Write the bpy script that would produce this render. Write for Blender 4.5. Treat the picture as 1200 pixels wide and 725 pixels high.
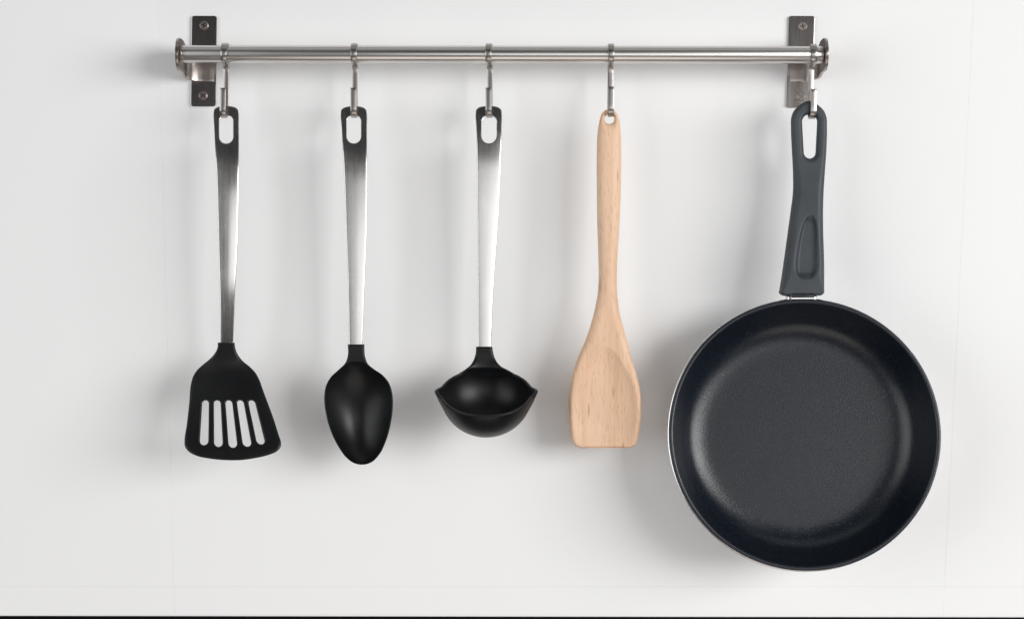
import bpy, bmesh, math, random
import numpy as np
from mathutils import Vector, Matrix

random.seed(4)
for o in list(bpy.data.objects):
    bpy.data.objects.remove(o)
SC = bpy.context.scene
COL = SC.collection
R = math.radians

# ------------------------------------------------------------ camera, world, lamps
D = 1.5            # metres from the lens to the wall
S = 0.0007         # metres per photograph pixel on the wall
cam_d = bpy.data.cameras.new('camera')
cam_d.sensor_width = 36.0
cam_d.lens = 36.0 * D / (1200 * S)
cam_d.clip_end = 50
cam = bpy.data.objects.new('camera', cam_d)
COL.objects.link(cam)
cam.location = (0, -D, 0)
cam.rotation_euler = (R(90), 0, 0)
SC.camera = cam

world = bpy.data.worlds.new('World')
SC.world = world
world.use_nodes = True
bg = world.node_tree.nodes['Background']
bg.inputs[0].default_value = (0.95, 0.97, 1.0, 1)
bg.inputs[1].default_value = 0.03

def softbox(name, loc, aim, sx, sy, power, color=(1, 1, 1)):
    l = bpy.data.lights.new(name, 'AREA')
    l.shape = 'RECTANGLE'; l.size = sx; l.size_y = sy
    l.energy = power; l.color = color
    o = bpy.data.objects.new(name, l)
    COL.objects.link(o)
    o.location = loc
    o.rotation_euler = (Vector(aim) - Vector(loc)).to_track_quat('-Z', 'Y').to_euler()
    return o

softbox('key_softbox', (2.75, -2.5, 0.42), (0, 0, 0.0), 2.5, 1.35, 112, (1.0, 0.995, 0.985))
softbox('front_softbox', (0.75, -2.9, -0.06), (0.1, 0, 0.0), 2.6, 0.94, 12.5, (0.99, 0.99, 1.0))
softbox('left_fill_softbox', (-4.5, -3.3, 0.3), (-0.3, 0, 0.0), 4.4, 4.0, 135, (0.98, 0.99, 1.0))
softbox('low_warm_fill', (0.1, -1.5, -2.0), (0, 0, 0.0), 2.2, 1.3, 12, (1.0, 0.90, 0.83))
softbox('overhead_softbox', (0.1, -0.88, 2.1), (0.1, -0.80, 0.0), 3.0, 1.25, 5, (1.0, 1.0, 1.0))

vs = SC.view_settings
vs.view_transform = 'Standard'
vs.look = 'None'
vs.exposure = 0.08
vs.gamma = 1.0
vs.use_curve_mapping = False
SC.render.resolution_x = 1024
SC.render.resolution_y = 618
SC.render.engine = 'CYCLES'

# ------------------------------------------------------------ helpers
def tag(o, label=None, cat=None, group=None, kind=None):
    if label: o['label'] = label
    if cat: o['category'] = cat
    if group: o['group'] = group
    if kind: o['kind'] = kind
    return o

def kd(d):
    return (D - d) / D

def at(px, py, d):
    """photograph pixel -> point at distance d in front of the wall"""
    k = S * kd(d)
    return Vector(((px - 600) * k, -d, (362.5 - py) * k))

def empty(name, loc):
    o = bpy.data.objects.new(name, None)
    o.empty_display_size = 0.02
    o.location = loc
    COL.objects.link(o)
    return o

def link_mesh(name, me, mat, parent=None, smooth=True):
    if mat: me.materials.append(mat)
    if smooth:
        me.polygons.foreach_set('use_smooth', [True] * len(me.polygons))
    o = bpy.data.objects.new(name, me)
    COL.objects.link(o)
    if parent: o.parent = parent
    return o

def from_bm(name, bm, mat, parent=None, smooth=True):
    me = bpy.data.meshes.new(name)
    bm.to_mesh(me); bm.free()
    return link_mesh(name, me, mat, parent, smooth)

def bevel(o, w, seg=2, ang=40):
    m = o.modifiers.new('bevel', 'BEVEL')
    m.width = w; m.segments = seg; m.limit_method = 'ANGLE'; m.angle_limit = R(ang)
    return o

def catmull(pts, n=8, closed=True, sharp=()):
    """dense smooth polyline through pts; indices in sharp stay corners"""
    P = [np.array(p, float) for p in pts]
    N = len(P); out = []
    for i in range(N if closed else N - 1):
        p1, p2 = P[i], P[(i + 1) % N]
        p0 = P[i - 1] if (closed or i > 0) else p1
        p3 = P[(i + 2) % N] if (closed or i + 2 < N) else p2
        if i in sharp: p0 = p1
        if (i + 1) % N in sharp: p3 = p2
        # chord-limited tangents keep the curve from overshooting
        L = np.linalg.norm(p2 - p1) + 1e-9
        def tang(a, b, c):
            la, lb = np.linalg.norm(b - a) + 1e-9, np.linalg.norm(c - b) + 1e-9
            t = ((b - a) / la * lb + (c - b) / lb * la) / (la + lb)
            return t * L
        t1 = tang(p0, p1, p2) if i not in sharp else (p2 - p1)
        t2 = tang(p1, p2, p3) if (i + 1) % N not in sharp else (p2 - p1)
        for k in range(n):
            t = k / n
            h00 = 2*t**3 - 3*t**2 + 1; h10 = t**3 - 2*t**2 + t
            h01 = -2*t**3 + 3*t**2; h11 = t**3 - t**2
            out.append(h00*p1 + h10*t1 + h01*p2 + h11*t2)
    if not closed: out.append(P[-1])
    return np.array(out)

def seg_dist(pts, poly):
    """distance of each point to a closed polyline"""
    A = poly; B = np.roll(poly, -1, axis=0)
    AB = B - A
    L2 = (AB**2).sum(1) + 1e-12
    best = np.full(len(pts), 1e9)
    for s in range(0, len(pts), 4000):
        P = pts[s:s+4000, None, :]
        t = np.clip(((P - A) * AB).sum(2) / L2, 0, 1)
        d = np.sqrt((((A + t[..., None] * AB) - P)**2).sum(2)).min(1)
        best[s:s+4000] = d
    return best

def row_span(poly, y):
    A = poly; B = np.roll(poly, -1, axis=0)
    lo = np.minimum(A[:, 1], B[:, 1]); hi = np.maximum(A[:, 1], B[:, 1])
    m = (lo <= y + 1e-9) & (hi >= y - 1e-9)
    xs = []
    for a, b in zip(A[m], B[m]):
        if abs(a[1] - b[1]) < 1e-9: xs += [a[0], b[0]]
        else:
            t = (y - a[1]) / (b[1] - a[1])
            xs.append(a[0] + t * (b[0] - a[0]))
    return min(xs), max(xs)

class Slot:
    """an opening with round ends: centre line and half width from top to bottom"""
    def __init__(s, y0, y1, c0, c1, w0, w1):
        s.y0, s.y1, s.c0, s.c1, s.w0, s.w1 = y0, y1, c0, c1, w0, w1
    def c(s, y):
        t = (y - s.y0) / (s.y1 - s.y0)
        return s.c0 + (s.c1 - s.c0) * t
    def h(s, y):
        if y <= s.y0 or y >= s.y1: return 0.0
        t = (y - s.y0) / (s.y1 - s.y0)
        w = s.w0 + (s.w1 - s.w0) * t
        f = 1.0
        if y < s.y0 + s.w0: f = math.sqrt(max(0, 1 - ((s.y0 + s.w0 - y) / s.w0)**2))
        if y > s.y1 - s.w1: f = math.sqrt(max(0, 1 - ((y - s.y1 + s.w1) / s.w1)**2))
        return w * f
    def rows(s):
        r = []
        for k in range(9):
            a = math.pi / 2 * k / 8
            r.append(s.y0 + s.w0 * (1 - math.cos(a)))
            r.append(s.y1 - s.w1 * (1 - math.cos(a)))
        return r
    def poly(s):
        ys = sorted(set(s.rows() + list(np.linspace(s.y0 + s.w0, s.y1 - s.w1, 12))))
        l = [(s.c(y) - s.h(y), y) for y in ys]; r = [(s.c(y) + s.h(y), y) for y in ys[::-1]]
        return np.array(l + r)

def slab(name, outline, org, d0, surf, edge, mat, parent, slots=(), step=1.5, ncol=14, split=None):
    """a solid sheet with rounded edges: outline in photograph pixels, surf(x, y, L, R) gives
    the mid, front and back depth in metres; edge(y) is the rounding width in pixels"""
    poly = np.array(outline, float)
    y0, y1 = poly[:, 1].min(), poly[:, 1].max()
    ys = list(np.arange(y0, y1, step))
    for k in range(14):
        a = math.pi / 2 * k / 14
        ys += [y0 + 9 * (1 - math.cos(a)), y1 - 9 * (1 - math.cos(a))]
    ys += [y1]
    for s in slots:
        ys += s.rows()
        for e in (0.1, 0.25, 0.45, 0.7, 1.0, 1.5): ys += [s.y0 - e, s.y1 + e]
    ys = sorted(ys)
    q = [ys[0]]
    for y in ys[1:]:
        if y - q[-1] > 0.03: q.append(y)
    q[-1] = y1
    ys = q
    nb = len(slots) + 1
    base = 0.5 * (1 - np.cos(np.pi * np.linspace(0, 1, ncol + 1)))
    grid = np.zeros((len(ys), nb, ncol + 1, 2)); LR = np.zeros((len(ys), 2))
    for i, y in enumerate(ys):
        L, Rr = row_span(poly, y)
        LR[i] = L, Rr
        edges = [L]
        for s in slots:
            if s.y0 <= y <= s.y1: c, h = s.c(y), s.h(y)
            else:
                yy = s.y0 if y < s.y0 else s.y1
                l2, r2 = row_span(poly, yy)
                c = L + (Rr - L) * (s.c(yy) - l2) / (r2 - l2); h = 0
            edges += [c - h, c + h]
        edges.append(Rr)
        for b in range(nb):
            grid[i, b, :, 0] = edges[2*b] + (edges[2*b+1] - edges[2*b]) * base
            grid[i, b, :, 1] = y
    pts = grid.reshape(-1, 2)
    dist = seg_dist(pts, poly)
    for s in slots: dist = np.minimum(dist, seg_dist(pts, s.poly()))
    k = S * kd(d0)
    F = []; B = []
    n = 0
    for i in range(len(ys)):
        L, Rr = LR[i]
        for b in range(nb):
            for j in range(ncol + 1):
                x, y = pts[n]
                e = edge(y)
                t = min(dist[n] / e, 1.0)
                rn = math.sqrt(max(0, 1 - (1 - t)**2))
                if dist[n] < 1e-4: rn = 0
                m, f, bk = surf(x, y, L, Rr)
                k = S * kd(m)
                X = (x - 600) * k - org.x; Z = (362.5 - y) * k - org.z
                F.append((X, -(m + (f - m) * rn) - org.y, Z))
                B.append((X, -(m + (bk - m) * rn) - org.y, Z))
                n += 1
    nv = len(F); W = ncol + 1
    faces = []
    for i in range(len(ys) - 1):
        for b in range(nb):
            for j in range(ncol):
                a = (i * nb + b) * W + j; c = ((i + 1) * nb + b) * W + j
                faces.append((a, c, c + 1, a + 1))
                faces.append((a + nv, a + 1 + nv, c + 1 + nv, c + nv))
    me = bpy.data.meshes.new(name)
    me.from_pydata(F + B, [], faces)
    uv = me.uv_layers.new(name='UVMap')
    co = np.vstack([pts, pts])
    li = np.zeros(len(me.loops), int); me.loops.foreach_get('vertex_index', li)
    uv.data.foreach_set('uv', (co[li] * np.array([0.01, -0.01])).ravel())
    bm = bmesh.new(); bm.from_mesh(me)
    bmesh.ops.remove_doubles(bm, verts=bm.verts, dist=2e-6)
    bmesh.ops.dissolve_degenerate(bm, edges=bm.edges, dist=1e-7)
    bmesh.ops.recalc_face_normals(bm, faces=bm.faces)
    bm.to_mesh(me); bm.free()
    return link_mesh(name, me, mat, parent)

def lerp_tab(tab, y):
    return float(np.interp(y, [t[0] for t in tab], [t[1] for t in tab]))

def sstep(a, b, x):
    t = min(1, max(0, (x - a) / (b - a))); return t * t * (3 - 2 * t)

def integrate_depth(tab, y0, d0, y1=560):
    """depth along a strip whose face leans by the angles (degrees) in tab"""
    ys = np.arange(y0, y1 + 1, 0.5)
    a = np.interp(ys, [t[0] for t in tab], [t[1] for t in tab])
    ker = np.ones(31) / 31
    a = np.convolve(np.pad(a, 15, 'edge'), ker, 'valid')
    dd = d0 + np.concatenate([[0], np.cumsum(np.tan(np.radians(a[:-1])) * 0.5 * S)])
    return lambda y: float(np.interp(y, ys, dd))

# ------------------------------------------------------------ materials
def newmat(name):
    m = bpy.data.materials.new(name); m.use_nodes = True
    nt = m.node_tree; b = nt.nodes['Principled BSDF']
    return m, nt, b

def N(nt, t, **kw):
    n = nt.nodes.new(t)
    for k, v in kw.items(): setattr(n, k, v)
    return n

def coords(nt, scale, kind='Object', rot=(0, 0, 0)):
    tc = N(nt, 'ShaderNodeTexCoord'); mp = N(nt, 'ShaderNodeMapping')
    mp.inputs['Scale'].default_value = scale
    mp.inputs['Rotation'].default_value = rot
    nt.links.new(tc.outputs[kind], mp.inputs['Vector'])
    return mp.outputs[0]

def noise(nt, vec, scale, detail=3, rough=0.5):
    n = N(nt, 'ShaderNodeTexNoise')
    n.inputs['Scale'].default_value = scale; n.inputs['Detail'].default_value = detail
    n.inputs['Roughness'].default_value = rough
    nt.links.new(vec, n.inputs['Vector'])
    return n.outputs['Fac']

def ramp(nt, fac, stops):
    r = N(nt, 'ShaderNodeValToRGB')
    el = r.color_ramp.elements
    el[0].position, el[0].color = stops[0][0], (*stops[0][1], 1)
    el[1].position, el[1].color = stops[-1][0], (*stops[-1][1], 1)
    for p, c in stops[1:-1]:
        e = el.new(p); e.color = (*c, 1)
    nt.links.new(fac, r.inputs[0])
    return r.outputs[0]

def maprange(nt, fac, a, b, c, d):
    m = N(nt, 'ShaderNodeMapRange')
    m.inputs[1].default_value = a; m.inputs[2].default_value = b
    m.inputs[3].default_value = c; m.inputs[4].default_value = d
    nt.links.new(fac, m.inputs[0]); return m.outputs[0]

def bump(nt, b, h, strength, dist=0.001):
    n = N(nt, 'ShaderNodeBump')
    n.inputs['Strength'].default_value = strength; n.inputs['Distance'].default_value = dist
    nt.links.new(h, n.inputs['Height']); nt.links.new(n.outputs[0], b.inputs['Normal'])

def steel(name, base, rough, streak, aniso=0.0, bmp=0.15, uvtan=False, var=0.10):
    """brushed stainless steel; streak = mapping scale (small along the brushing)"""
    m, nt, b = newmat(name)
    v = coords(nt, streak)
    n1 = noise(nt, v, 1.0, 4, 0.6)
    c = ramp(nt, n1, [(0.3, tuple(x * (1 - var) for x in base)), (0.7, tuple(min(1, x * (1 + var * 0.6)) for x in base))])
    nt.links.new(c, b.inputs['Base Color'])
    b.inputs['Metallic'].default_value = 1
    nt.links.new(maprange(nt, n1, 0.3, 0.7, rough - var * 0.4, rough + var * 0.4), b.inputs['Roughness'])
    if aniso:
        sm_ = noise(nt, coords(nt, (60, 60, 34)), 1.0, 4, 0.65)
        ad = N(nt, 'ShaderNodeMath', operation='ADD')
        nt.links.new(maprange(nt, sm_, 0.35, 0.7, -0.01, 0.03), ad.inputs[0])
        nt.links.new(b.inputs['Roughness'].links[0].from_socket, ad.inputs[1])
        nt.links.new(ad.outputs[0], b.inputs['Roughness'])
        b.inputs['Anisotropic'].default_value = aniso
        t = N(nt, 'ShaderNodeTangent')
        if uvtan: t.direction_type = 'UV_MAP'; t.uv_map = 'UVMap'
        else: t.direction_type = 'RADIAL'; t.axis = 'X'
        nt.links.new(t.outputs[0], b.inputs['Tangent'])
    bump(nt, b, n1, bmp, 0.0002)
    return m

M = {}
M['handle_steel'] = steel('brushed_handle_steel', (0.57, 0.555, 0.54), 0.25, (1500, 300, 14), 0.5, 0.03, True, 0.06)
M['rail_steel'] = steel('brushed_rail_steel', (0.68, 0.655, 0.63), 0.30, (9, 1500, 1500), 0.0, 0.06, False, 0.05)
M['bracket_steel'] = steel('brushed_bracket_steel', (0.53, 0.49, 0.47), 0.17, (1800, 500, 30), 0.0, 0.05, False, 0.06)
M['hook_steel'] = steel('brushed_hook_steel', (0.43, 0.405, 0.385), 0.30, (900, 60, 60), 0.0, 0.06, False, 0.06)
M['chrome'] = steel('polished_collar_steel', (0.82, 0.82, 0.81), 0.15, (40, 900, 900), 0.0, 0.05)
M['arm_steel'] = steel('satin_arm_steel', (0.36, 0.325, 0.305), 0.30, (1200, 500, 30), 0.0, 0.04, False, 0.05)
M['screw'] = steel('dull_screw_steel', (0.25, 0.22, 0.20), 0.40, (300, 300, 300), 0.0, 0.2)

M['recess_shade'] = newmat('dark_recess_shade')[0]  # shade inside the screw's cross recess, painted as a near-black colour
M['recess_shade'].node_tree.nodes['Principled BSDF'].inputs['Base Color'].default_value = (0.012, 0.011, 0.010, 1)
M['recess_shade'].node_tree.nodes['Principled BSDF'].inputs['Roughness'].default_value = 0.9

def plastic(name, base, rough, scale, bmp, var=0.15, dist=0.0002, spec=0.5):
    m, nt, b = newmat(name)
    v = coords(nt, (1, 1, 1))
    n1 = noise(nt, v, scale, 3, 0.6)
    n2 = noise(nt, v, 38, 3, 0.6)
    c = ramp(nt, n2, [(0.3, tuple(x * (1 - var) for x in base)), (0.7, tuple(x * (1 + var) for x in base))])
    nt.links.new(c, b.inputs['Base Color'])
    nt.links.new(maprange(nt, n2, 0.3, 0.7, rough - 0.03, rough + 0.03), b.inputs['Roughness'])
    b.inputs['Specular IOR Level'].default_value = spec
    bump(nt, b, n1, bmp, dist)
    return m
M['nylon'] = plastic('black_nylon', (0.0045, 0.0048, 0.0055), 0.38, 1600, 0.16, spec=0.32)
M['grip'] = plastic('soft_grey_grip', (0.035, 0.0425, 0.050), 0.55, 2600, 0.35)
M['nonstick'] = plastic('speckled_nonstick', (0.0085, 0.010, 0.0125), 0.31, 900, 0.42, dist=0.0004, spec=0.5)
_nt = M['nonstick'].node_tree; _b = _nt.nodes['Principled BSDF']
_s = noise(_nt, coords(_nt, (1, 1, 1)), 800, 2, 0.7)
_nt.links.new(ramp(_nt, _s, [(0.42, (0.0035, 0.0062, 0.0110)), (0.62, (0.0085, 0.0125, 0.0195)), (0.74, (0.06, 0.066, 0.075))]), _b.inputs['Base Color'])
M['alu'] = steel('satin_pan_aluminium', (0.80, 0.80, 0.80), 0.28, (60, 60, 60), 0.0, 0.03)

# beech wood
m, nt, b = newmat('pale_beech')
v = coords(nt, (55, 30, 5.0))
g1 = noise(nt, v, 1.0, 5, 0.6)
v2 = coords(nt, (650, 200, 24))
g2 = noise(nt, v2, 1.0, 3, 0.6)
mx = N(nt, 'ShaderNodeMath', operation='MULTIPLY_ADD'); mx.inputs[1].default_value = 0.42
nt.links.new(g2, mx.inputs[0]); nt.links.new(g1, mx.inputs[2])
col = ramp(nt, mx.outputs[0], [(0.42, (0.60, 0.365, 0.225)), (0.68, (0.72, 0.48, 0.32)), (0.96, (0.80, 0.57, 0.40))])
v3 = coords(nt, (700, 300, 90))
vo = N(nt, 'ShaderNodeTexVoronoi'); vo.inputs['Scale'].default_value = 1.0
nt.links.new(v3, vo.inputs['Vector'])
fl = maprange(nt, vo.outputs['Distance'], 0.05, 0.34, 0.62, 1.0)
v4 = coords(nt, (115, 70, 17), rot=(0, R(4), 0))
vo2 = N(nt, 'ShaderNodeTexVoronoi'); vo2.inputs['Scale'].default_value = 1.0
nt.links.new(v4, vo2.inputs['Vector'])
fl2 = maprange(nt, vo2.outputs['Distance'], 0.04, 0.13, 0.45, 1.0)
mm = N(nt, 'ShaderNodeMath', operation='MULTIPLY'); nt.links.new(fl, mm.inputs[0]); nt.links.new(fl2, mm.inputs[1])
mc = N(nt, 'ShaderNodeMix', data_type='RGBA', blend_type='MIX')
mc.inputs[6].default_value = (0.30, 0.15, 0.08, 1)
nt.links.new(mm.outputs[0], mc.inputs[0]); nt.links.new(col, mc.inputs[7])
nt.links.new(mc.outputs[2], b.inputs['Base Color'])
b.inputs['Roughness'].default_value = 0.55
bump(nt, b, g2, 0.25, 0.0003)
M['beech'] = m

# painted wall board
m, nt, b = newmat('white_painted_board')
v = coords(nt, (1, 1, 1))
n1 = noise(nt, v, 2.2, 3, 0.5); n2 = noise(nt, v, 420, 3, 0.6)
c = ramp(nt, n1, [(0.3, (0.795, 0.80, 0.805)), (0.7, (0.82, 0.822, 0.82))])
nt.links.new(c, b.inputs['Base Color'])
b.inputs['Roughness'].default_value = 0.62
b.inputs['Specular IOR Level'].default_value = 0.3
bump(nt, b, n2, 0.05, 0.0002)
M['wall'] = m
m, nt, b = newmat('black_ledge_paint')
v = coords(nt, (1, 1, 1)); n1 = noise(nt, v, 60, 3, 0.5)
nt.links.new(ramp(nt, n1, [(0.3, (0.0015,) * 3), (0.7, (0.0025,) * 3)]), b.inputs['Base Color'])
b.inputs['Roughness'].default_value = 0.8; b.inputs['Specular IOR Level'].default_value = 0.1
M['ledge'] = m

# ------------------------------------------------------------ wall of flat boards
wall = empty('wall', (0, 0, 0)); tag(wall, kind='structure')
def board(quad):
    """quad: photograph pixels tl, tr, br, bl on the wall plane; a hairline joint is left open round it"""
    bm = bmesh.new()
    th = 0.012
    f = [bm.verts.new(at(x, y, 0)) for x, y in quad]
    bk = [bm.verts.new(at(x, y, 0) + Vector((0, th, 0))) for x, y in quad]
    bm.faces.new(f[::-1]); bm.faces.new(bk)
    for i in range(4):
        j = (i + 1) % 4
        bm.faces.new((f[i], f[j], bk[j], bk[i]))
    bmesh.ops.recalc_face_normals(bm, faces=bm.faces)
    o = from_bm('board', bm, M['wall'], wall, smooth=False)
    bevel(o, 0.00013, 2, 30)
    return o
def vx1(y): return 185 + 20 * y / 725
def vx2(y): return 1141 - 36 * y / 725
def hy(x): return 686.5
def by(x): return 721.0 + 1.8 * x / 1200
g = 0.016
T = -900
for (xa, xb) in (((lambda y: -1300), vx1), (vx1, vx2), (vx2, (lambda y: 2500))):
    board([(xa(T) + g, T), (xb(T) - g, T), (xb(hy(0)) - g, hy(0) - g), (xa(hy(0)) + g, hy(0) - g)])
    xl, xr = xa(720) + g, xb(720) - g
    board([(xa(hy(0)) + g, hy(0) + g), (xb(hy(0)) - g, hy(0) + g), (xr, by(xr)), (xl, by(xl))])
# substrate behind the joints
bm = bmesh.new()
bmesh.ops.create_cube(bm, size=1, matrix=Matrix.Translation((0.42, 0.018, 0.09)) @ Matrix.Diagonal((2.8, 0.01, 1.6, 1)))
from_bm('backing_board', bm, M['wall'], wall, smooth=False)
# black ledge under the boards
bm = bmesh.new()
q = [at(-1300, by(-1300) + 0.25, 0), at(2500, by(2500) + 0.25, 0)]
vv = []
for p in q:
    for dy, dz in ((-0.001, 0), (0.03, 0), (0.03, -0.25), (-0.001, -0.25)):
        vv.append(bm.verts.new((p.x, dy, p.z + dz)))
for i in range(4):
    j = (i + 1) % 4
    bm.faces.new((vv[i], vv[j], vv[4 + j], vv[4 + i]))
bm.faces.new(vv[:4]); bm.faces.new(vv[4:])
bmesh.ops.recalc_face_normals(bm, faces=bm.faces)
tag(from_bm('ledge', bm, M['ledge'], None, smooth=False), kind='structure')

# ------------------------------------------------------------ wall rail
RD = 0.038; RR = 0.0070
rail = empty('wall_rail', at(590, 64, 0.0))
tag(rail, 'brushed steel rail on two screwed wall brackets carrying all five hooks', 'rail')
ro = rail.location
pL, pR = at(213.5, 63.6, RD), at(964, 64.6, RD)
ax = (pR - pL)
bm = bmesh.new()
bmesh.ops.create_cone(bm, cap_ends=True, segments=72, radius1=RR, radius2=RR, depth=ax.length)
rot = ax.to_track_quat('Z', 'Y').to_matrix().to_4x4()
bmesh.ops.transform(bm, matrix=Matrix.Translation((pL + pR) / 2 - ro) @ rot, verts=bm.verts)
for f in bm.faces: f.smooth = len(f.verts) == 4
me = bpy.data.meshes.new('rail_tube'); bm.to_mesh(me); bm.free()
tube = link_mesh('rail_tube', me, M['rail_steel'], rail, smooth=False)
for p in tube.data.polygons: p.use_smooth = len(p.vertices) == 4
bevel(tube, 0.0006, 3, 60)

def cross_mesh():
    """countersunk screw head with a cross recess cut into it"""
    bm = bmesh.new()
    prof = [(0.0, 0.0008), (0.0031, 0.0008), (0.0036, 0.0005), (0.0037, -0.0004)]
    n = 32
    rings = []
    for r, h in prof[1:]:
        rings.append([bm.verts.new((r * math.cos(2*math.pi*i/n), -h, r * math.sin(2*math.pi*i/n))) for i in range(n)])
    bm.faces.new(rings[0])
    for a, c in zip(rings, rings[1:]):
        for i in range(n): bm.faces.new((a[i], a[(i+1) % n], c[(i+1) % n], c[i]))
    bm.faces.new(rings[-1][::-1])
    bmesh.ops.recalc_face_normals(bm, faces=bm.faces)
    a = bpy.data.meshes.new('screw'); bm.to_mesh(a); bm.free()
    oa = bpy.data.objects.new('screw', a); COL.objects.link(oa)
    bm = bmesh.new()
    w, l, dd = 0.00062, 0.00250, 0.0016
    pts = [(-w, l), (w, l), (w, w), (l, w), (l, -w), (w, -w), (w, -l), (-w, -l), (-w, -w), (-l, -w), (-l, w), (-w, w)]
    f = [bm.verts.new((x, -0.0030, z)) for x, z in pts]; k = [bm.verts.new((x * 0.8, 0.00035, z * 0.8)) for x, z in pts]
    bm.faces.new(f); bm.faces.new(k[::-1])
    for i in range(12): bm.faces.new((f[i], k[i], k[(i+1) % 12], f[(i+1) % 12]))
    bmesh.ops.recalc_face_normals(bm, faces=bm.faces)
    c = bpy.data.meshes.new('cut'); bm.to_mesh(c); bm.free()
    oc = bpy.data.objects.new('cut', c); COL.objects.link(oc)
    md = oa.modifiers.new('b', 'BOOLEAN'); md.object = oc; md.operation = 'DIFFERENCE'; md.solver = 'EXACT'
    dg = bpy.context.evaluated_depsgraph_get()
    me = bpy.data.meshes.new_from_object(oa.evaluated_get(dg))
    bpy.data.objects.remove(oa); bpy.data.objects.remove(oc)
    me.name = 'screw'; me.materials.clear(); me.materials.append(M['screw']); me.materials.append(M['recess_shade'])
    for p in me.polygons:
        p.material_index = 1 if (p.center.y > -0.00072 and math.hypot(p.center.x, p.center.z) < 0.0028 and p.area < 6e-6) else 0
    return me
SCREW = cross_mesh()

def make_bracket(corners, inner_x, cap_x, sgn, screws):
    """corners of the flat plate in pixels; the arm springs from inner_x and curls out to cap_x"""
    th = 0.0022
    cen = at(sum(c[0] for c in corners) / 4, sum(c[1] for c in corners) / 4, 0) - ro
    # plate with rounded corners
    bm = bmesh.new()
    pts = []
    C4 = [np.array(c, float) for c in corners]
    for i in range(4):
        c, p, n = C4[i], C4[i-1], C4[(i+1) % 4]
        u = (p - c) / np.linalg.norm(p - c); w = (n - c) / np.linalg.norm(n - c)
        r = 3.2
        o = c + (u + w) * r
        a0 = -w * r; a1 = -u * r
        for k in range(7):
            a = math.pi / 2 * k / 6
            pts.append(o + a0 * math.cos(a) + a1 * math.sin(a))
    k = S * kd(th)
    f = [bm.verts.new(Vector(((x - 600) * k, -th, (362.5 - y) * k)) - ro - cen) for x, y in pts]
    bk = [bm.verts.new(Vector(((x - 600) * k, -0.0002, (362.5 - y) * k)) - ro - cen) for x, y in pts]
    bm.faces.new(f); bm.faces.new(bk[::-1])
    n = len(f)
    for i in range(n): bm.faces.new((f[i], bk[i], bk[(i+1) % n], f[(i+1) % n]))
    bmesh.ops.recalc_face_normals(bm, faces=bm.faces)
    plate = from_bm('bracket', bm, M['bracket_steel'], rail, smooth=False)
    plate.location = cen
    bevel(plate, 0.0004, 3, 50)
    # arm: tangent to the plate, curling outwards until it stands square to the wall
    xi = at(inner_x, 70, th).x; xc = at(cap_x, 64, RD).x
    zc = at(cap_x, 64.2, RD).z
    rad = abs(xc - xi) * 0.60
    path = []
    y_s = -(th + 0.0003)
    path.append((xi, y_s))
    x1 = xc - sgn * rad
    path.append((x1 * 0.5 + xi * 0.5, y_s))
    for i in range(17):
        a = math.pi / 2 * i / 16
        path.append((x1 + sgn * rad * math.sin(a), y_s - rad * 0.92 * (1 - math.cos(a))))
    yend = -(RD + 0.0125)
    last = path[-1][1]
    for i in range(1, 13):
        t = math.sin(math.pi / 2 * i / 12)
        path.append((xc, last + (yend - last) * t))
    bm = bmesh.new()
    t2 = 0.0011
    rows = []
    Hh = 0.0131
    NW = 16
    for i, (x, y) in enumerate(path):
        a = path[max(0, i-1)]; c = path[min(len(path)-1, i+1)]
        tx, ty = c[0]-a[0], c[1]-a[1]; l = math.hypot(tx, ty); tx /= l; ty /= l
        nx, ny = -ty, tx
        # half height falls to nothing at the rounded front end
        dist = yend - y
        rr = 0.0125
        h = Hh
        if -dist < rr: h = Hh * math.sqrt(max(0.0004, 1 - (1 - min(1, -dist / rr))**2))
        fl = max(0, 1 - abs(y - y_s) / 0.022)
        rows.append([[bm.verts.new(Vector((x + sd*nx*t2, y + sd*ny*t2, zc + h * ((1 + 0.30 * fl) if j < NW / 2 else (1 - 0.45 * fl)) * (2*j/NW - 1))) - ro - cen) for j in range(NW + 1)] for sd in (-1, 1)])
    for a, c in zip(rows, rows[1:]):
        for j in range(NW):
            bm.faces.new((a[0][j], a[0][j+1], c[0][j+1], c[0][j]))
            bm.faces.new((a[1][j], c[1][j], c[1][j+1], a[1][j+1]))
        for j in (0, NW):
            bm.faces.new((a[0][j], c[0][j], c[1][j], a[1][j]))
    for e in (rows[0], rows[-1]):
        for j in range(NW): bm.faces.new((e[0][j], e[0][j+1], e[1][j+1], e[1][j]))
    bmesh.ops.recalc_face_normals(bm, faces=bm.faces)
    arm = from_bm('bracket_arm', bm, M['arm_steel'], plate)
    bevel(arm, 0.0004, 3, 50)
    for i, (x, y, rz) in enumerate(screws):
        s = bpy.data.objects.new('screw', SCREW); COL.objects.link(s)
        s.parent = plate
        s.location = at(x, y, th) - ro - cen + Vector((0, -0.0002, 0))
        s.rotation_euler = (0, R(rz), 0)
    return plate
make_bracket([(224.4, 18.7), (254.1, 18.7), (252.8, 124.8), (223.2, 124.8)], 251.0, 210.0, -1, [(239.2, 30, 20), (237.9, 112.2, 52)])
make_bracket([(924.6, 18.7), (955.1, 18.9), (952.2, 126.2), (921.9, 126.2)], 925.0, 966.5, 1, [(940.6, 31, -12), (938.2, 113.3, 34)])

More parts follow.
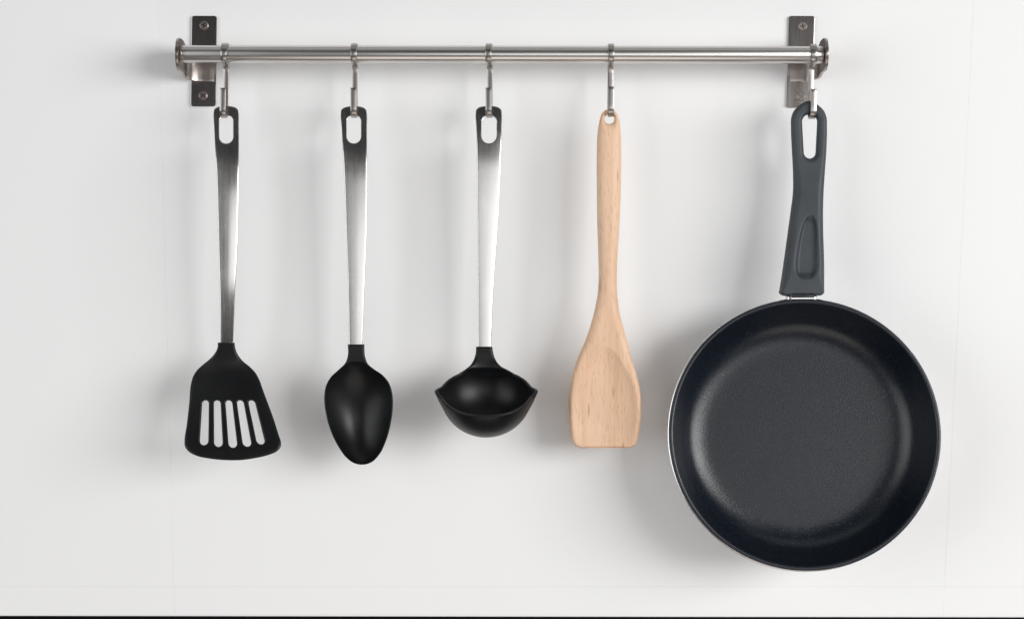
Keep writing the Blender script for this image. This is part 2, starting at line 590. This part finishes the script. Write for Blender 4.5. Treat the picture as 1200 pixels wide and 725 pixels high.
# ------------------------------------------------------------ hooks
HT = 0.0014
BD = 0.0400        # depth at which a handle hangs
def hook_mesh(drop):
    """flat strip bent to an S; origin at the rail's axis, drop = how far below it the lower bend ends"""
    ri = RR + 0.0004 + HT / 2
    P = []
    for i in range(0, 25):                               # over the rail, from behind to the front
        a = R(-20 + i * (190 + 60) / 24)                 # 0 = behind
        P.append((-ri * math.cos(a), ri * math.sin(a)))   # (toward camera +, up)
    # P is in (depth, z) with depth relative to the rail axis
    rb = 0.0055 + HT / 2
    cb = BD - RD
    zb = -drop + rb
    xs = cb - rb
    # ease from under the rail back into the stem
    p = P[-1]
    for t in np.linspace(0.15, 1, 8):
        e = t * t * (3 - 2 * t)
        P.append((p[0] + (xs - p[0]) * (1 - (1 - t)**2), p[1] - 0.0055 * t ** 1.3))
    zt = P[-1][1]
    for t in np.linspace(0.1, 1, 8): P.append((xs, zt + (zb - zt) * t))
    for i in range(1, 15):
        a = math.pi * i / 14
        P.append((cb - rb * math.cos(a), zb - rb * math.sin(a)))
    for t in np.linspace(0.15, 1, 6): P.append((cb + rb, zb + 0.0165 * t))
    bm = bmesh.new(); rows = []
    hw = 0.0023
    for i, (d, z) in enumerate(P):
        a = P[max(0, i-1)]; c = P[min(len(P)-1, i+1)]
        tx, tz = c[0]-a[0], c[1]-a[1]; l = math.hypot(tx, tz); tx /= l; tz /= l
        nx, nz = -tz, tx
        rows.append([bm.verts.new((sx * hw, -(d + sn * nx * HT/2), z + sn * nz * HT/2)) for sx, sn in ((-1, -1), (1, -1), (1, 1), (-1, 1))])
    for a, c in zip(rows, rows[1:]):
        for j in range(4): bm.faces.new((a[j], a[(j+1) % 4], c[(j+1) % 4], c[j]))
    bm.faces.new(rows[0]); bm.faces.new(rows[-1][::-1])
    bmesh.ops.recalc_face_normals(bm, faces=bm.faces)
    return bm
HOOKS = [
    (264.3, 137.6, -3.0, 'flat steel hook on the rail holding the slotted turner', 2),
    (415.6, 137.4, -2.0, 'flat steel hook on the rail holding the black solid spoon', 0),
    (573.4, 137.4, -6.0, 'flat steel hook on the rail holding the black ladle', -1),
    (715.8, 136.2, 0.0, 'flat steel hook on the rail holding the wooden spatula', 1),
    (952.2, 138.8, 2.5, 'flat steel hook at the right bracket holding the frying pan', 3),
]
for px, pb, rz, lab, tilt in HOOKS:
    py = 63.6 + (px - 213) / 751
    top = at(px, py, RD)
    bot = at(px, pb, BD)
    o = from_bm('hook', hook_mesh(top.z - bot.z), M['hook_steel'], None)
    o.location = top
    o.rotation_euler = (0, R(tilt * 0.4), R(rz))
    bevel(o, 0.0002, 2, 40)
    tag(o, lab, 'hook', 'flat steel hooks on the rail')

# ------------------------------------------------------------ steel-handled utensils
def rounded_top(xl, xr, yt, r, n=7):
    """points from the left shoulder over the top to the right shoulder"""
    pts = []
    cx = (xl + xr) / 2; hw = (xr - xl) / 2
    for i in range(n + 1):
        a = math.pi - math.pi * i / n
        ex = 0.80
        c, s = math.cos(a), math.sin(a)
        pts.append((cx + hw * math.copysign(abs(c) ** ex, c), yt + r - r * abs(s) ** ex))
    return pts

def steel_handle(root, d0, left, right, top, slot, dfun, bulge):
    pts = rounded_top(left[0][1], right[0][1], top, left[0][0] - top, 12)
    out = pts + [(x, y) for y, x in right[1:]] + [(x, y) for y, x in left[:0:-1]]
    nR = len(pts) + len(right) - 2
    poly = catmull(out, 6, True, sharp=(nR, nR + 1))
    ht = 0.0008
    def surf(x, y, L, Rr):
        u = (2 * x - L - Rr) / max(1e-3, Rr - L) if Rr > L else 0
        w = sstep(top, top + 25, y)
        m = dfun(y) - bulge * w * u * u * (1.0 if u > 0 else 0.35)
        return m, m + ht, m - ht
    return slab('handle', poly, root.location, d0, surf, lambda y: 0.9, M['handle_steel'], root, [slot], step=2.2, ncol=16)

# --- slotted turner
DT = 0.046
turner = empty('slotted_turner', at(265, 137, BD))
tag(turner, 'slotted black nylon turner with a steel handle, leftmost of the hanging utensils', 'turner')
dT = integrate_depth([(120, 18), (170, 17), (194, 7), (226, 1), (320, -2), (350, -7), (405, -11), (420, 0), (432, 16), (545, 17)], 124, 0.0385)
steel_handle(turner, DT,
    [(131.5, 250.4), (150, 250.9), (175, 252.0), (200, 253.4), (260, 255.2), (300, 256.2), (350, 257.7), (404, 258.3)],
    [(131.5, 279.6), (150, 280.0), (175, 280.1), (210, 279.8), (260, 279.0), (290, 278.3), (330, 276.2), (404, 273.2)],
    124.2, Slot(135.4, 168.2, 265.0, 265.2, 8.1, 8.1), dT, 0.0009)
out = [(255.3, 401.1), (255.1, 406.4), (251.6, 414), (245.7, 420.5), (238.7, 426.3), (230.5, 434), (226.4, 440.4), (224, 448.6),
       (221.7, 472), (218.8, 497.5), (216.2, 516.3), (216.6, 522.4), (220.2, 528), (229.3, 533.3), (246.9, 537.2), (265.7, 538.9),
       (282, 538.8), (299.6, 536.4), (314.9, 532.7), (324.3, 528.6), (328.8, 523.5), (329.3, 518.0), (326.6, 509.2), (321.9, 494),
       (313.5, 470.7), (307.9, 455.7), (303.8, 444.3), (299.6, 436.7), (292.6, 429.3), (284.4, 422.6), (279.5, 416.5), (276.0, 408.8), (274.7, 401.1)]
poly = catmull(out, 7, True, sharp=(0, len(out) - 1))
def surf(x, y, L, Rr):
    u = (2 * x - L - Rr) / max(1e-3, Rr - L)
    w = sstep(403, 440, y)
    ht = 0.0030 * (1 - w) + 0.0012 * w
    m = dT(y) - 0.0022 * w * u * u * (1 - sstep(450, 530, y) * 0.6)
    rib = 0.0
    return m, m + ht + rib, m - ht
slots = [Slot(468.9, 521.2, 241.0, 239.0, 3.8, 5.0), Slot(468.9, 523.2, 254.5, 256.1, 3.8, 5.0), Slot(468.9, 524.2, 267.9, 273.2, 3.8, 5.0),
         Slot(468.9, 522.9, 281.2, 290.0, 3.8, 5.0), Slot(468.9, 520.3, 294.4, 306.2, 3.8, 4.8)]
slab('turner_blade', poly, turner.location, DT, surf, lambda y: lerp_tab([(400, 2.0), (440, 1.5), (540, 1.5)], y), M['nylon'], turner, slots, step=1.6, ncol=8)

# --- solid spoon
DS = 0.046
spoon = empty('serving_spoon', at(415, 137, BD))
tag(spoon, 'black nylon serving spoon with a solid oval bowl and steel handle, second from left', 'spoon')
dS = integrate_depth([(120, 18), (168, 16), (188, 5), (212, 1), (330, -1), (403, -2), (545, -2)], 124, 0.0385)
steel_handle(spoon, DS,
    [(131.5, 399.4), (150, 400.3), (175, 401.6), (200, 403.0), (260, 405.2), (330, 407.7), (406, 409.0)],
    [(131.5, 429.8), (150, 430.0), (175, 430.1), (210, 430.3), (260, 430.0), (290, 428.9), (330, 427.4), (406, 424.8)],
    124.4, Slot(135.4, 168.0, 414.6, 414.7, 8.4, 8.3), dS, 0.0006)
out = [(407.6, 403.2), (407.6, 415.8), (404.9, 424.6), (396.5, 433.2), (386.8, 442.6), (381.5, 453.4), (379.9, 467.5), (381.7, 483.9),
       (387.6, 505), (396.6, 523.2), (405.2, 535.2), (414.4, 542.1), (424.5, 544.2), (435.5, 541.2), (444.7, 532), (452.2, 516.8),
       (458, 495.6), (460.4, 476.9), (459.7, 460.4), (455.5, 447.8), (448.2, 439.1), (438.4, 432.3), (431.2, 426.2), (428, 418.2), (427, 403.2)]
poly = catmull(out, 7, True, sharp=(0, len(out) - 1))
def surf(x, y, L, Rr):
    u = (2 * x - L - Rr) / max(1e-3, Rr - L)
    w = sstep(404, 436, y)
    ht = 0.0032 * (1 - w) + 0.0011 * w
    v = (y - 484) / 61.0
    sink = 0.0
    if abs(v) < 1: sink = 0.0175 * (1 - u * u) * (1 - v * v) ** 0.75
    m = dS(y) + 0.004 * w - sink
    return m, m + ht, m - ht
slab('spoon_bowl', poly, spoon.location, DS, surf, lambda y: lerp_tab([(400, 2.0), (440, 1.6), (545, 1.6)], y), M['nylon'], spoon, [], step=1.3, ncol=40)

# --- ladle
DL = 0.046
ladle = empty('ladle', at(573, 137, BD))
tag(ladle, 'black nylon ladle with two pouring lips and a steel handle, middle of the row', 'ladle')
dL = integrate_depth([(120, 17), (146, 14), (168, 5), (195, 0), (260, -1.5), (330, -2), (405, -2), (545, -9)], 124, 0.0385)
steel_handle(ladle, DL,
    [(131.5, 557.5), (150, 557.9), (175, 558.5), (200, 559.0), (260, 559.6), (330, 560.1), (409, 560.6)],
    [(131.5, 587.9), (150, 587.9), (175, 587.4), (210, 586.2), (260, 583.5), (290, 581.6), (330, 578.8), (409, 575.4)],
    124.1, Slot(135.4, 168.0, 573.2, 573.0, 8.8, 8.7), dL, 0.0007)
lo = ladle.location
kL = S * kd(dL(432) + 0.0322)
def bowl_bm():
    bm = bmesh.new()
    # round shell, lip plane tipped towards the camera; lips pulled out at both sides
    cd = dL(432) + 0.0322
    cx, cz = (569.8 - 600) * kL, (362.5 - 459.0) * kL
    Rb = 54.5 * kL; tip = R(28.5)
    NT, NV = 96, 28
    def lip(th, q):
        c = math.cos(th)
        f = max(0, abs(c)) ** 80
        return 1 + 0.125 * f * q ** 5, 0.0012 * f * q ** 5
    def ring(rad, q):
        ang = q * math.pi / 2
        vs = []
        for i in range(NT):
            th = 2 * math.pi * i / NT
            g, up = lip(th, q)
            r = rad * math.sin(ang) * g; h = -rad * 0.97 * math.cos(ang)
            x, y, z = r * math.cos(th), r * math.sin(th), h + up      # z = opening axis
            # opening axis points up and towards the camera (-Y)
            Y = y * math.cos(tip - math.pi/2 + math.pi/2) ; 
            yy = y * math.cos(tip) - z * math.sin(tip)
            zz = y * math.sin(tip) + z * math.cos(tip)
            vs.append(bm.verts.new(Vector((cx + x, -cd + yy, cz + zz)) - lo))
        return vs
    t = 0.0024
    outer = [ring(Rb, (k + 1) / NV) for k in range(NV)]
    inner = [ring(Rb - t, (k + 1) / NV) for k in range(NV)]
    for rs in (outer, inner):
        for a, c in zip(rs, rs[1:]):
            for i in range(NT): bm.faces.new((a[i], a[(i+1) % NT], c[(i+1) % NT], c[i]))
        bm.faces.new(rs[0])
    a, c = outer[-1], inner[-1]
    for i in range(NT): bm.faces.new((a[i], a[(i+1) % NT], c[(i+1) % NT], c[i]))
    bmesh.ops.recalc_face_normals(bm, faces=bm.faces)
    return bm
bo = from_bm('ladle_bowl', bowl_bm(), M['nylon'], ladle)
out = [(557.6, 405.8), (557.4, 413), (555.6, 420), (551, 427.6), (544.6, 432.8), (538, 437.5), (548, 441), (570, 443), (592, 441), (602, 437.5),
       (595.5, 433.2), (586.5, 428.4), (581, 421.5), (578, 413), (577, 405.8)]
poly = catmull(out, 7, True, sharp=(0, len(out) - 1))
def surf(x, y, L, Rr):
    w = sstep(406, 440, y)
    ht = 0.0032 * (1 - w) + 0.0013 * w
    u = (x - 569.8) * kL
    Rb = 54.5 * kL
    Rm = Rb - 0.0012
    z = (459.0 - max(y, 431.0)) * kL
    sph = dL(432) + 0.0322 - math.sqrt(max(1e-8, Rm * Rm - u * u - z * z))
    q = sstep(412, 432, y)
    m = dL(min(y, 432)) * (1 - q) + sph * q
    return m, m + ht, m - ht
nk = slab('neck', poly, ladle.location, DL, surf, lambda y: 2.0, M['nylon'], ladle, [], step=1.3, ncol=30)
bm = bmesh.new(); bm.from_mesh(bo.data); bm.from_mesh(nk.data)
bm.to_mesh(bo.data); bm.free()
bpy.data.objects.remove(nk)
rm = bo.modifiers.new('remesh', 'REMESH'); rm.mode = 'VOXEL'; rm.voxel_size = 0.00055; rm.use_smooth_shade = True
sm = bo.modifiers.new('smooth', 'SMOOTH'); sm.factor = 0.5; sm.iterations = 12

# ------------------------------------------------------------ wooden spatula
DW = 0.042
wood = empty('wooden_spatula', at(714, 138, BD))
tag(wood, 'pale beech wooden spatula with a scooped square-ended blade, second from right', 'spatula')
left = [(134.5, 704.6), (141, 702.6), (155, 700.3), (180, 699.3), (220, 699.3), (270, 700.1), (300, 701.1), (330, 701.3), (345, 700.2), (360, 697.4),
        (380, 692.2), (398, 686.2), (417, 677.9), (440, 670.4), (464, 666.5), (487, 666.2), (505, 667.8), (516, 670.2), (521.5, 673.4)]
right = [(134.5, 723.6), (141, 725.7), (155, 727.3), (180, 728.0), (220, 727.6), (270, 725.6), (300, 723.8), (330, 722.9), (345, 723.4), (360, 725.1),
         (380, 729.6), (398, 734.6), (417, 739.5), (440, 746.4), (464, 750.9), (487, 751.2), (505, 749.0), (516, 746.6), (521.5, 743.6)]
out = [(714.1, 127.7), (719.6, 129.6)] + [(x, y) for y, x in right] + [(739, 523.8), (725, 523.9), (709, 523.9), (693, 523.9), (678, 523.8)] + [(x, y) for y, x in left[::-1]] + [(708.6, 129.6)]
poly = catmull(out, 6)
dWf = integrate_depth([(120, 2), (350, 2), (420, -3), (525, -4)], 127, 0.0385)
def surf(x, y, L, Rr):
    u = (2 * x - L - Rr) / max(1e-3, Rr - L)
    ht = lerp_tab([(127, 0.0032), (140, 0.0042), (165, 0.0058), (200, 0.0068), (300, 0.0065), (350, 0.0062), (400, 0.0056), (450, 0.0050), (524, 0.0042)], y)
    m = dWf(y)
    f = m + ht
    yc = 468
    rr = math.hypot(u / 0.86, max(0, yc - y) / 62.0)
    if y > 400 and rr < 1:
        f -= 0.0052 * (1 - rr ** 2.8) * (1 - 0.75 * sstep(495, 526, y))
    return m, f, m - ht
slab('spatula_body', poly, wood.location, DW, surf,
     lambda y: lerp_tab([(127, 5), (145, 8), (170, 12.5), (340, 11), (400, 9), (430, 5.0), (505, 3.6), (524, 2.4)], y),
     M['beech'], wood, [Slot(134.0, 145.4, 714.2, 714.2, 5.6, 5.6)], step=1.4, ncol=30)

# ------------------------------------------------------------ frying pan
PD = 0.064                       # rim depth
pan = empty('frying_pan', at(947, 137, BD))
tag(pan, 'black nonstick frying pan with a grey handle hanging at the right end of the rail', 'frying pan')
kp = S * kd(PD)
Rp = 158.9 * kp
pc = at(943.0, 508.2, PD)
prot = Matrix.Rotation(R(-5.0), 4, 'X') @ Matrix.Rotation(R(-1.8), 4, 'Z')
def lathe(name, prof, mat, closed=True, seg=240):
    """profile points (radius, height behind the rim)"""
    bm = bmesh.new()
    rings = []
    for r, h in prof:
        if r < 1e-6: rings.append([bm.verts.new((0, h, 0))])
        else: rings.append([bm.verts.new((r * math.cos(2*math.pi*i/seg), h, r * math.sin(2*math.pi*i/seg))) for i in range(seg)])
    pairs = list(zip(rings, rings[1:]))
    if closed: pairs.append((rings[-1], rings[0]))
    for a, c in pairs:
        if len(a) == 1 and len(c) == 1: continue
        for i in range(seg):
            j = (i + 1) % seg
            if len(a) == 1: bm.faces.new((a[0], c[j], c[i]))
            elif len(c) == 1: bm.faces.new((a[i], a[j], c[0]))
            else: bm.faces.new((a[i], a[j], c[j], c[i]))
    bmesh.ops.recalc_face_normals(bm, faces=bm.faces)
    o = from_bm(name, bm, mat, pan)
    o.location = pc - pan.location
    o.rotation_euler = prot.to_euler()
    return o
def fillet(p0, p1, p2, n=8):
    return [((1-t)**2*p0[0] + 2*t*(1-t)*p1[0] + t*t*p2[0], (1-t)**2*p0[1] + 2*t*(1-t)*p1[1] + t*t*p2[1]) for t in np.linspace(0, 1, n)]
inner = [(Rp - 0.0010, 0.0042), (Rp - 0.0003, 0.0034), (Rp, 0.0016)] + fillet((Rp, 0.0010), (Rp - 0.0002, 0), (Rp - 0.0012, 0), 5) + \
        [(Rp - 0.0022, 0.0000)] + fillet((Rp - 0.0026, 0.0001), (Rp - 0.0034, 0.0003), (Rp - 0.0038, 0.0014), 5) + \
        [(Rp - 0.0050, 0.007), (Rp - 0.0085, 0.0175), (Rp - 0.0125, 0.0265)] + fillet((Rp - 0.0130, 0.0275), (Rp - 0.0185, 0.0392), (Rp - 0.0350, 0.0399), 14)[1:] + \
        [(Rp - 0.0420, 0.0400), (Rp - 0.07, 0.0400), (0, 0.0400)]
back = [(0, 0.0412), (Rp - 0.042, 0.0412)] + fillet((Rp - 0.0350, 0.0411), (Rp - 0.0176, 0.0404), (Rp - 0.0118, 0.0280), 12) + \
       [(Rp - 0.0112, 0.0265), (Rp - 0.0072, 0.0175), (Rp - 0.0038, 0.007), (Rp - 0.0028, 0.0044)]
lin = lathe('nonstick_lining', inner + back, M['nonstick'])
bo_in = [(0, 0.0414)] + [(r + (0.0002 if r > 0 else 0), h + 0.0002) for r, h in back[1:]]
bo_out = [(Rp - 0.0004, 0.0043), (Rp + 0.0003, 0.0044), (Rp + 0.0008, 0.0050), (Rp + 0.0008, 0.0095), (Rp - 0.0006, 0.0130), (Rp - 0.0048, 0.0215), (Rp - 0.0095, 0.0325)] + \
         fillet((Rp - 0.0115, 0.0370), (Rp - 0.0160, 0.0450), (Rp - 0.0250, 0.0455), 8) + [(Rp - 0.05, 0.0455), (0, 0.0455)]
lathe('pan_body', bo_in + bo_out, M['alu'])

# handle
DH = 0.047
def hd(y): return lerp_tab([(118, 0.0400), (200, 0.0405), (346, 0.0470), (352, 0.0475)], y)
left = [(124, 936.2), (130, 930.2), (138, 927.2), (150, 926.9), (175, 927.9), (200, 929.2), (225, 929.2), (250, 926.2), (275, 922.8), (300, 919.4), (325, 915.9), (338, 914.0), (343.6, 913.6)]
right = [(124, 959.4), (130, 965.4), (138, 968.5), (150, 969.0), (175, 968.4), (200, 966.7), (225, 965.1), (250, 964.4), (275, 964.6), (300, 965.4), (325, 965.6), (338, 965.2), (343.6, 964.6)]
out = [(941, 120.4), (947.8, 118.3), (954.6, 120.4)] + [(x, y) for y, x in right] + [(963.2, 345.2), (950, 345.4), (930, 345.4), (915.2, 345.2)] + [(x, y) for y, x in left[::-1]]
poly = catmull(out, 6, True, sharp=())
def surf(x, y, L, Rr):
    ht = lerp_tab([(118, 0.0042), (150, 0.0045), (190, 0.0052), (260, 0.0078), (346, 0.0095)], y)
    m = hd(y); f = m + ht
    # thumb hollow, narrow end up
    cy = 290.0; v = (y - cy) / 38.5
    if abs(v) < 1:
        cx = 943.3 + (y - 290) * -0.055 + 1.0
        if y < cy: cx += (cy - y) * 0.05
        hw = lerp_tab([(251, 7.0), (270, 10.2), (290, 12.8), (312, 14.6), (329, 14.0)], y) * math.sqrt(max(0, 1 - abs(v) ** 5))
        u = (x - cx) / max(0.5, hw)
        if abs(u) < 1:
            e = (1 - u * u)
            f -= 0.0036 * min(1, e * 1.6) ** 1.4 * sstep(0, 0.25, 1 - abs(v))
    return m, f, m - ht
slab('handle', poly, pan.location, DH, surf, lambda y: lerp_tab([(118, 4.5), (185, 5.5), (220, 8.5), (325, 8), (340, 3), (346, 2)], y), M['grip'], pan,
     [Slot(134.4, 185.8, 948.7, 948.8, 9.3, 6.6)], step=1.2, ncol=30)
# bright metal collar between handle and pan, with a seam groove
bm = bmesh.new()
def tubebox(x0, x1, ya, yb, dd, hd2, r=0.002, n=6):
    k = S * kd(dd)
    X0, X1 = (x0 - 600) * k, (x1 - 600) * k
    rows = []
    for y in (ya, yb):
        Z = (362.5 - y) * k; ring = []
        for cx, cyy, a0 in ((X1 - r, hd2 - r, 0), (X0 + r, hd2 - r, 90), (X0 + r, -hd2 + r, 180), (X1 - r, -hd2 + r, 270)):
            for i in range(n + 1):
                a = R(a0 + 90 * i / n)
                ring.append(bm.verts.new(Vector((cx + r * math.cos(a), -dd + cyy + r * math.sin(a), Z)) - pan.location))
        rows.append(ring)
    a, c = rows; m_ = len(a)
    for i in range(m_): bm.faces.new((a[i], a[(i+1) % m_], c[(i+1) % m_], c[i]))
    bm.faces.new(a); bm.faces.new(c[::-1])
tubebox(921.2, 955.8, 343, 356, 0.0470, 0.0066)
bmesh.ops.recalc_face_normals(bm, faces=bm.faces)
cl = from_bm('collar', bm, M['chrome'], pan)
bm = bmesh.new()
tubebox(925.4, 927.8, 343.5, 355.5, 0.0538, 0.0006, 0.0003, 3)
bmesh.ops.recalc_face_normals(bm, faces=bm.faces)
from_bm('collar_rib', bm, M['screw'], pan)
